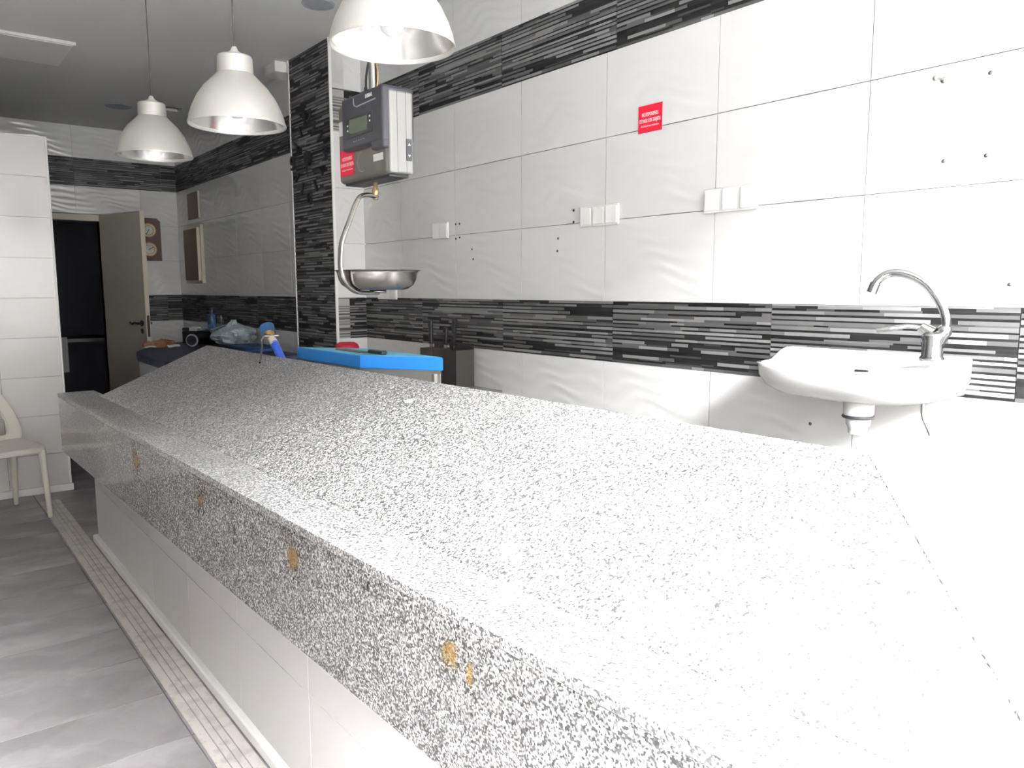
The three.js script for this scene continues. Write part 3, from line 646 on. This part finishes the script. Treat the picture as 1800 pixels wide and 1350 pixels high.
{
  const t = thing('steel_bench', 'steel work bench against the tiled wall behind the chopping block', 'bench', [0, 0, 0]);
  mesh('bench_top', rbox(1.72, 2.312, 0.86, 0.9, -4.38, -3.0, 0.004), M.steelDull, t);
  for (const [x, z] of [[1.75, -4.34], [1.75, -3.04], [2.28, -4.34], [2.28, -3.04]]) mesh('leg', rbox(x - 0.018, x + 0.018, 0, 0.86, z - 0.018, z + 0.018, 0.003), M.steelDull, t);
  mesh('lower_shelf', rbox(1.74, 2.3, 0.22, 0.24, -4.36, -3.02, 0.003), M.steelDull, t);
}
{
  const t = thing('knife_block', 'dark steel box holder for knives standing against the tiles by the blue block', 'knife block', [2.24, 0.9, -3.3]);
  const open = (x0, x1, z0, z1, y1, w) => merge(box(x0, x1, 0, 0.004, z0, z1), box(x0, x0 + w, 0.004, y1, z0, z1), box(x1 - w, x1, 0.004, y1 + 0.03, z0, z1), box(x0 + w, x1 - w, 0.004, y1, z0, z0 + w), box(x0 + w, x1 - w, 0.004, y1, z1 - w, z1));
  mesh('holder', open(-0.06, 0.05, -0.13, 0.09, 0.19, 0.003), M.steelDark, t);
  mesh('side_pocket', open(-0.07, 0.02, -0.235, -0.135, 0.188, 0.003), M.steelDark, t);
  const knife = (x, z, tilt, label, l = 0.125) => {
    const k = thing('knife', label, 'knife', [2.24 + x, 0.908, -3.3 + z]); k.rotation.x = tilt;
    mesh('blade', rbox(-0.001, 0.001, 0, 0.2, -0.016, 0.016, 0.0005, 1), M.steel, k);
    const h = mesh('handle', merge(rbox(-0.009, 0.009, 0.2, 0.2 + l, -0.014, 0.012, 0.006, 3), rbox(-0.009, 0.009, 0.2 + l - 0.02, 0.2 + l + 0.012, -0.018, 0.014, 0.006, 3)), M.black, k);
    mesh('rivet', new THREE.CylinderGeometry(0.003, 0.003, 0.019, 10).rotateZ(Math.PI / 2).translate(0, 0.26, 0), M.chrome, h);
  };
  knife(-0.03, -0.185, -0.02, 'black-handled knife standing upright in the side pocket of the knife holder', 0.115);
  knife(0.0, -0.05, 0.13, 'black-handled knife leaning in the knife holder nearest the wall', 0.13);
  knife(-0.02, -0.075, 0.05, 'black-handled knife in the holder with its shorter handle lower', 0.08);
}
{
  const t = thing('plastic_bowl', 'red plastic bowl turned upside down behind the blue chopping block', 'bowl', [2.02, 0.9, -4.1]);
  mesh('bowl', lathe([[0.0, 0.195], [0.045, 0.193], [0.062, 0.183], [0.07, 0.168], [0.082, 0.03], [0.085, 0.004], [0.092, 0.0], [0.093, 0.003], [0.086, 0.008], [0.066, 0.166], [0.0, 0.19]], 40), M.red, t);
}

// ---------------------------------------------------------------- hose spray gun hooked over the ridge
{
  const t = thing('spray_gun', 'blue and brass hose spray gun propped on the counter ridge', 'spray gun', [1.327, 1.09, -3.4]);
  const P = (x, y, z) => V(x - 1.327, y - 1.09, z + 3.4);
  mesh('grip', merge(limb(P(1.33, 1.075, -3.335), P(1.328, 1.155, -3.425), 0.017, 0.019, 20), new THREE.SphereGeometry(0.017, 16, 10).translate(0.003, -0.015, 0.065)), M.blueGrip, t);
  mesh('collar', limb(P(1.328, 1.15, -3.42), P(1.327, 1.174, -3.452), 0.0195, 0.0175, 20), M.cream, t);
  const b = mesh('valve_body', limb(P(1.327, 1.168, -3.445), P(1.327, 1.205, -3.488), 0.016, 0.024, 20), M.brass, t);
  mesh('valve_screw', limb(P(1.29, 1.187, -3.45), P(1.36, 1.187, -3.45), 0.007, 0.007, 12), M.chrome, b);
  const h = mesh('spray_head', limb(P(1.327, 1.198, -3.482), P(1.327, 1.226, -3.509), 0.03, 0.034, 28, false), M.blueHead, t);
  mesh('nozzle_ring', new THREE.TorusGeometry(0.02, 0.003, 8, 28).applyQuaternion(new THREE.Quaternion().setFromUnitVectors(V(0, 0, 1), V(0, 0.72, -0.69))).translate(0, 0.1375, -0.1105), M.greyPaper, h);
  mesh('trigger', merge(tube([[-0.0, 0.1, -0.115], [-0.01, 0.09, -0.128], [-0.02, 0.06, -0.12], [-0.06, 0.02, -0.03], [-0.096, -0.013, 0.045]].map(([x, y, z]) => [x, y, z]), 0.0042, 40, 8), new THREE.SphereGeometry(0.007, 12, 8).translate(-0.02, 0.075, -0.125)), M.steel, t);
  mesh('hose', tube([[0.003, -0.012, 0.062], [0.02, -0.06, 0.1], [0.06, -0.3, 0.12], [0.09, -0.7, 0.1], [0.12, -1.07, 0.2], [0.25, -1.08, 0.5]], 0.011, 60, 10), M.navy, t);
}

// ---------------------------------------------------------------- chest freezer and clutter in the far corner
{
  const t = thing('chest_freezer', 'grey chest freezer with a dark navy lid in the far corner', 'freezer', [0, 0, 0]);
  const pts = [[1.27, -5.1], [1.29, -5.9], [1.34, -6.15], [1.58, -6.74], [1.75, -6.98], [2.19, -7.0], [2.19, -5.1]];
  const c = [1.75, -6.0], ins = pts.map(([x, z]) => [x + (c[0] - x) * 0.04, z + (c[1] - z) * 0.04]);
  mesh('body', prismXZ(ins, 0.0, 0.895, 0.004), M.freezer, t);
  const lid = mesh('lid', prismXZ(pts, 0.895, 0.95, 0.012), M.navy, t);
  mesh('handle_recess', rbox(1.262, 1.275, 0.91, 0.93, -5.7, -5.5, 0.003), M.black, lid);
}
{
  const r = thing('radio', 'black portable radio set on the navy freezer lid', 'radio', [1.955, 0.951, -6.575]); r.rotation.y = Math.atan2(-0.35, 0.25) + Math.PI * 0; // length along local x
  r.rotation.y = -Math.atan2(0.35, 0.25);
  mesh('case', rbox(-0.215, 0.215, 0, 0.105, -0.12, 0.0, 0.008, 3), M.black, r);
  mesh('dial_window', rbox(-0.06, 0.17, 0.055, 0.085, -0.002, 0.002, 0.001, 1), M.slate, r);
  mesh('knob', new THREE.CylinderGeometry(0.009, 0.009, 0.01, 16).rotateX(Math.PI / 2).translate(0.165, 0.035, 0.005), M.silver, r);
  const c = thing('cardboard_box', 'grey cardboard box behind the black radio', 'box', [2.1, 0.951, -6.68]); c.rotation.y = r.rotation.y; 
  mesh('carton', rbox(-0.1, 0.1, 0, 0.118, -0.045, 0.05, 0.003), M.greyPaper, c);
  mesh('packing_tape', box(-0.02, 0.02, 0.118, 0.1186, -0.045, 0.05), M.cream, c);
  const w = thing('tape_roll', 'round dark roll with a pale rim leaning upright by the radio', 'tape roll', [1.79, 0.951, -6.33]); w.rotation.y = -0.7;
  mesh('rim', new THREE.TorusGeometry(0.043, 0.007, 10, 36).translate(0, 0.05, 0), M.greyPaper, w);
  mesh('core', new THREE.CylinderGeometry(0.038, 0.038, 0.024, 32).rotateX(Math.PI / 2).translate(0, 0.05, 0), M.black, w);
  // papers
  const sheet = (w0, d0, seedv) => { const g = new THREE.PlaneGeometry(w0, d0, 10, 10).rotateX(-Math.PI / 2), p = g.attributes.position, nz = noiseMaker(16, seedv); for (let i = 0; i < p.count; i++) p.setY(i, 0.004 + 0.022 * nz(p.getX(i) * 30 + 3, p.getZ(i) * 30 + 5)); g.computeVertexNormals(); return g; };
  const pm = Object.assign(M.paper.clone(), { side: THREE.DoubleSide }), gm = Object.assign(M.greyPaper.clone(), { side: THREE.DoubleSide }), bm = Object.assign(M.brown.clone(), { side: THREE.DoubleSide });
  const p1 = mesh('paper_sheet', sheet(0.16, 0.09, 4), gm); p1.position.set(1.985, 1.055, -6.61); p1.rotation.y = r.rotation.y; tag(p1, 'crumpled grey paper on top of the black radio', 'paper');
  const p2 = mesh('paper_sheet', sheet(0.1, 0.08, 8), gm); p2.position.set(2.06, 1.055, -6.49); p2.rotation.y = r.rotation.y; tag(p2, 'crumpled grey sheet on the radio beside the grey plastic bag', 'paper');
  const p3 = mesh('small_carton', rbox(-0.035, 0.035, 0, 0.03, -0.03, 0.03, 0.003), M.paper); p3.position.set(1.923, 1.0565, -6.7); p3.rotation.y = r.rotation.y; tag(p3, 'small white carton on the papers above the radio', 'carton');
  const p4 = mesh('black_case', rbox(-0.03, 0.03, 0, 0.025, -0.03, 0.03, 0.005), M.black); p4.position.set(1.88, 1.0565, -6.762); p4.rotation.y = r.rotation.y; tag(p4, 'small black case beside the white carton on the radio', 'case');
  for (const [x, z, ry, lab] of [[1.55, -6.48, -0.95, 'crumpled brown paper nearest the open door on the navy lid'], [1.68, -6.7, -0.95, 'crumpled brown paper next to the black radio on the navy lid']]) {
    const nz = noiseMaker(16, Math.round(x * 100)), g = new THREE.SphereGeometry(0.085, 22, 12, 0, Math.PI * 2, 0, Math.PI / 2), p = g.attributes.position;
    for (let i = 0; i < p.count; i++) { const k = 0.65 + 0.6 * nz(p.getX(i) * 60 + 7, p.getZ(i) * 60 + p.getY(i) * 60); p.setXYZ(i, p.getX(i) * k * 1.2, p.getY(i) * k * 0.55, p.getZ(i) * k * 0.8); }
    const q = g.toNonIndexed(); q.computeVertexNormals(); const m = mesh('brown_paper', q, bm); m.position.set(x, 0.951, z); m.rotation.y = ry; tag(m, lab, 'paper');
  }
  for (const [x, z, lab] of [[1.47, -6.3, 'small pale paper scrap at the edge of the navy lid'], [1.64, -6.3, 'small pale paper scrap lying beside the brown papers on the lid']]) { const m = mesh('paper_scrap', sheet(0.09, 0.07, Math.round(x * 50)), pm); m.position.set(x, 0.951, z); tag(m, lab, 'paper'); }
  // bottles on the carton
  const b = thing('bottle', 'slim blue glass bottle standing on the grey box in the far corner', 'bottle', [2.07, 1.0695, -6.72]);
  mesh('glass', lathe([[0.0, 0.0], [0.034, 0.0], [0.036, 0.006], [0.036, 0.1], [0.03, 0.118], [0.014, 0.132], [0.012, 0.16], [0.0, 0.16]], 32), M.glassBlue, b);
  mesh('cap', lathe([[0.013, 0.155], [0.014, 0.172], [0.0, 0.173]], 20), M.navy, b);
  const j = thing('drinking_glass', 'clear drinking glass beside the blue bottle', 'glass', [2.125, 1.0695, -6.64]);
  mesh('tumbler', lathe([[0.0, 0.004], [0.026, 0.004], [0.031, 0.11], [0.033, 0.11], [0.028, 0.0], [0.0, 0.0]], 28), M.glass, j);
  // plastic bag: a slumped, wrinkled sack with a tied neck
  const nz = noiseMaker(32, 77), g = new THREE.SphereGeometry(1, 48, 32), p = g.attributes.position;
  for (let i = 0; i < p.count; i++) {
    const x = p.getX(i), y = p.getY(i), z = p.getZ(i), a = Math.atan2(z, x), h = (y + 1) / 2;
    const r = (h < 0.7 ? 0.115 + 0.02 * Math.sin(h * 4) : 0.13 - 0.3 * (h - 0.7)) * Math.sqrt(Math.max(0, 1 - y * y)) * (0.72 + 0.6 * nz(a * 3.2 + 11, h * 6 + 3) + 0.15 * nz(a * 9 + 20, h * 14));
    p.setXYZ(i, Math.cos(a) * r * 1.05, 0.19 * h * (0.92 + 0.16 * nz(a * 3, h * 3)), Math.sin(a) * r * 1.5);
  }
  const q = g.toNonIndexed(); q.computeVertexNormals();
  const bag = thing('plastic_bag', 'crumpled grey-blue plastic bag on the freezer', 'bag', [2.03, 0.955, -6.07]); mesh('sack', q, M.bag, bag);
  mesh('bag_ear', sheet(0.07, 0.06, 12).rotateZ(1.1).rotateY(0.6).translate(0.0, 0.17, 0.02), M.bag, bag); mesh('bag_ear', sheet(0.06, 0.05, 13).rotateZ(-1.0).translate(0.03, 0.17, -0.03), M.bag, bag);
  const nv = mesh('folded_cloth', merge(rbox(-0.12, 0.12, 0, 0.022, -0.2, 0.2, 0.009, 3), rbox(-0.115, 0.11, 0.02, 0.04, -0.19, 0.16, 0.009, 3)), M.navyCloth); nv.position.set(2.02, 0.951, -5.63); tag(nv, 'folded dark blue cloth beside the plastic bag', 'cloth');
}

// ---------------------------------------------------------------- far walls: dials, boxes; ceiling fittings
{
  const t = thing('weather_station', 'dark wooden wall board with two round brass dials beside the open door', 'barometer', [1.965, 1.88, ZB + 0.001]);
  const W = 0.085, H = 0.2, s = new THREE.Shape([[-W, -H], [W, -H], [W, H - 0.03], [W - 0.03, H], [-W + 0.03, H], [-W, H - 0.03]].map((p) => new THREE.Vector2(...p)));
  mesh('board', new THREE.ExtrudeGeometry(s, { depth: 0.012, bevelSize: 0.003, bevelThickness: 0.003, bevelSegments: 2 }), M.wood, t);
  for (const y of [0.085, -0.095]) {
    const d = mesh('dial', new THREE.CylinderGeometry(0.06, 0.06, 0.012, 40).rotateX(Math.PI / 2).translate(-0.025, y, 0.02), M.dial, t);
    mesh('bezel', new THREE.TorusGeometry(0.062, 0.006, 10, 44).translate(-0.025, y, 0.024), M.brass, d);
    mesh('needle', rbox(-0.0025, 0.0025, -0.012, 0.042, 0.0265, 0.028, 0.0005, 1).rotateZ(y > 0 ? 2.6 : -1.0).translate(-0.025, y, 0), M.black, d);
    mesh('inner_scale', new THREE.TorusGeometry(0.044, 0.002, 6, 40).translate(-0.025, y, 0.0262), M.wood, d);
  }
}
{
  const a = onWall('wall_panel', 'flat brown cover panel high on the far tiled wall', 'panel', -7.56, 2.17, undefined, XF);
  mesh('cover', rbox(-0.17, 0.17, -0.12, 0.12, 0, 0.012, 0.003), std(lin(0.25, 0.2, 0.15), 0.6), a);
  mesh('cover_edge', rbox(0.165, 0.175, -0.12, 0.12, 0, 0.016, 0.002), M.cream, a);
  const b = onWall('fuse_box', 'cream fuse box with its door on the far tiled wall', 'fuse box', -7.56, 1.72, undefined, XF);
  mesh('frame', rbox(-0.24, 0.24, -0.265, 0.265, 0, 0.03, 0.004), M.cream, b);
  mesh('box_door', rbox(-0.215, 0.215, -0.235, 0.235, 0.03, 0.05, 0.004), std(lin(0.25, 0.2, 0.15), 0.6), b);
  mesh('door_lip', rbox(0.205, 0.22, -0.24, 0.24, 0.03, 0.055, 0.003), M.cream, b);
}
{
  const p = thing('ceiling_panel', 'pale rectangular light panel fixed under the ceiling above the partition', 'ceiling light', [0.4, CEIL - 0.0, -5.72]);
  mesh('panel_body', rbox(-0.56, 0.56, -0.02, -0.0005, -0.28, 0.28, 0.004), M.ceiling, p);
  mesh('diffuser', rbox(-0.545, 0.545, -0.0235, -0.0195, -0.265, 0.265, 0.001, 1), M.plastic, p);
  for (const [x, z, r, lab] of [[1.52, -7.06, 0.1, 'round grey ceiling speaker farthest back, near the open ceiling hatch'], [1.84, -3.95, 0.085, 'round grey ceiling fitting directly above the hanging scale']]) {
    const d = thing('ceiling_fitting', lab, 'ceiling fitting', [x, CEIL - 0.0005, z], 'round ceiling fittings');
    mesh('ring', lathe([[r - 0.015, -0.006], [r - 0.004, -0.009], [r, -0.004], [r, 0], [r - 0.015, 0]], 40), M.greyPaper, d);
    mesh('grille', lathe([[0.0, -0.004], [r - 0.014, -0.004], [r - 0.014, 0], [0, 0]], 40), M.greyPaper, d);
  }
  const h = thing('junction_cover', 'small white box fixed at the ceiling edge beside the mosaic pillar', 'cover', [2.1, CEIL, -5.15]);
  mesh('cover_box', rbox(-0.06, 0.1, -0.07, -0.0005, -0.1, 0.09, 0.006), M.plastic, h);
}

// ---------------------------------------------------------------- white resin chair
{
  const t = thing('resin_chair', 'off-white resin chair with an open oval back by the partition wall', 'chair', [0.371, 0.0035, -5.583]); t.rotation.y = 0.243;
  const s = new THREE.Shape(); s.moveTo(-0.17, -0.22); s.quadraticCurveTo(0, -0.235, 0.17, -0.22); s.quadraticCurveTo(0.235, -0.21, 0.235, -0.12); s.quadraticCurveTo(0.245, 0.1, 0.235, 0.17); s.quadraticCurveTo(0.22, 0.25, 0.12, 0.255); s.lineTo(-0.12, 0.255); s.quadraticCurveTo(-0.22, 0.25, -0.235, 0.17); s.quadraticCurveTo(-0.245, 0.1, -0.235, -0.12); s.quadraticCurveTo(-0.235, -0.21, -0.17, -0.22);
  const hole = new THREE.Path(); hole.moveTo(-0.05, 0.045); hole.lineTo(-0.05, -0.045); hole.lineTo(0.05, -0.045); hole.lineTo(0.05, 0.045); hole.closePath(); s.holes.push(hole);
  mesh('seat', new THREE.ExtrudeGeometry(s, { depth: 0.012, bevelSize: 0.012, bevelThickness: 0.012, bevelOffset: -0.012, bevelSegments: 4, curveSegments: 16 }).rotateX(Math.PI / 2).translate(0, 0.436, 0), M.resin, t);
  const ring = (o, k, y0, h) => { o.moveTo(-0.2 * k, y0); o.bezierCurveTo(-0.3 * k, y0 + 0.02, -0.22 * k, y0 + h * 0.62, -0.16 * k, y0 + h * 0.86); o.bezierCurveTo(-0.11 * k, y0 + h * 1.03, 0.11 * k, y0 + h * 1.03, 0.16 * k, y0 + h * 0.86); o.bezierCurveTo(0.22 * k, y0 + h * 0.62, 0.3 * k, y0 + 0.02, 0.2 * k, y0); o.closePath(); return o; };
  const b = ring(new THREE.Shape(), 1, -0.015, 0.4); b.holes.push(ring(new THREE.Path(), 0.74, 0.04, 0.275));
  mesh('backrest', new THREE.ExtrudeGeometry(b, { depth: 0.016, bevelSize: 0.01, bevelThickness: 0.008, bevelOffset: -0.01, bevelSegments: 3, curveSegments: 48 }).rotateX(-0.24).translate(0, 0.422, -0.205), M.resin, t);
  for (const [x, z, sx, sz] of [[0.2, 0.215, 0.012, 0.018], [-0.2, 0.215, -0.012, 0.018], [0.185, -0.2, 0.015, -0.06], [-0.185, -0.2, -0.015, -0.06]]) mesh('leg', limb(V(x + sx, 0, z + sz), V(x, 0.425, z), 0.014, 0.021, 18), M.resin, t);
}

// ---------------------------------------------------------------- back room things
{
  const t = thing('storeroom_table', 'dark table dimly seen through the open back door', 'table', [1.55, 0, -9.3]);
  mesh('table_top', rbox(-0.42, 0.42, 0.86, 0.9, -0.3, 0.3, 0.004), M.steelDark, t);
  for (const x of [-0.38, 0.38]) for (const z of [-0.26, 0.26]) mesh('leg', rbox(x - 0.02, x + 0.02, 0, 0.86, z - 0.02, z + 0.02, 0.003), M.steelDark, t);
  const g = new THREE.PlaneGeometry(0.16, 0.36, 20, 14), p = g.attributes.position; for (let i = 0; i < p.count; i++) p.setZ(i, 0.012 * Math.sin(p.getX(i) * 60)); g.computeVertexNormals();
  const c = mesh('hanging_towel', g, Object.assign(M.paper.clone(), { side: THREE.DoubleSide })); c.position.set(1.24, 0.74, -8.98); tag(c, 'pale towel hanging in the dark back room', 'towel');
}

renderer.render(scene, camera);
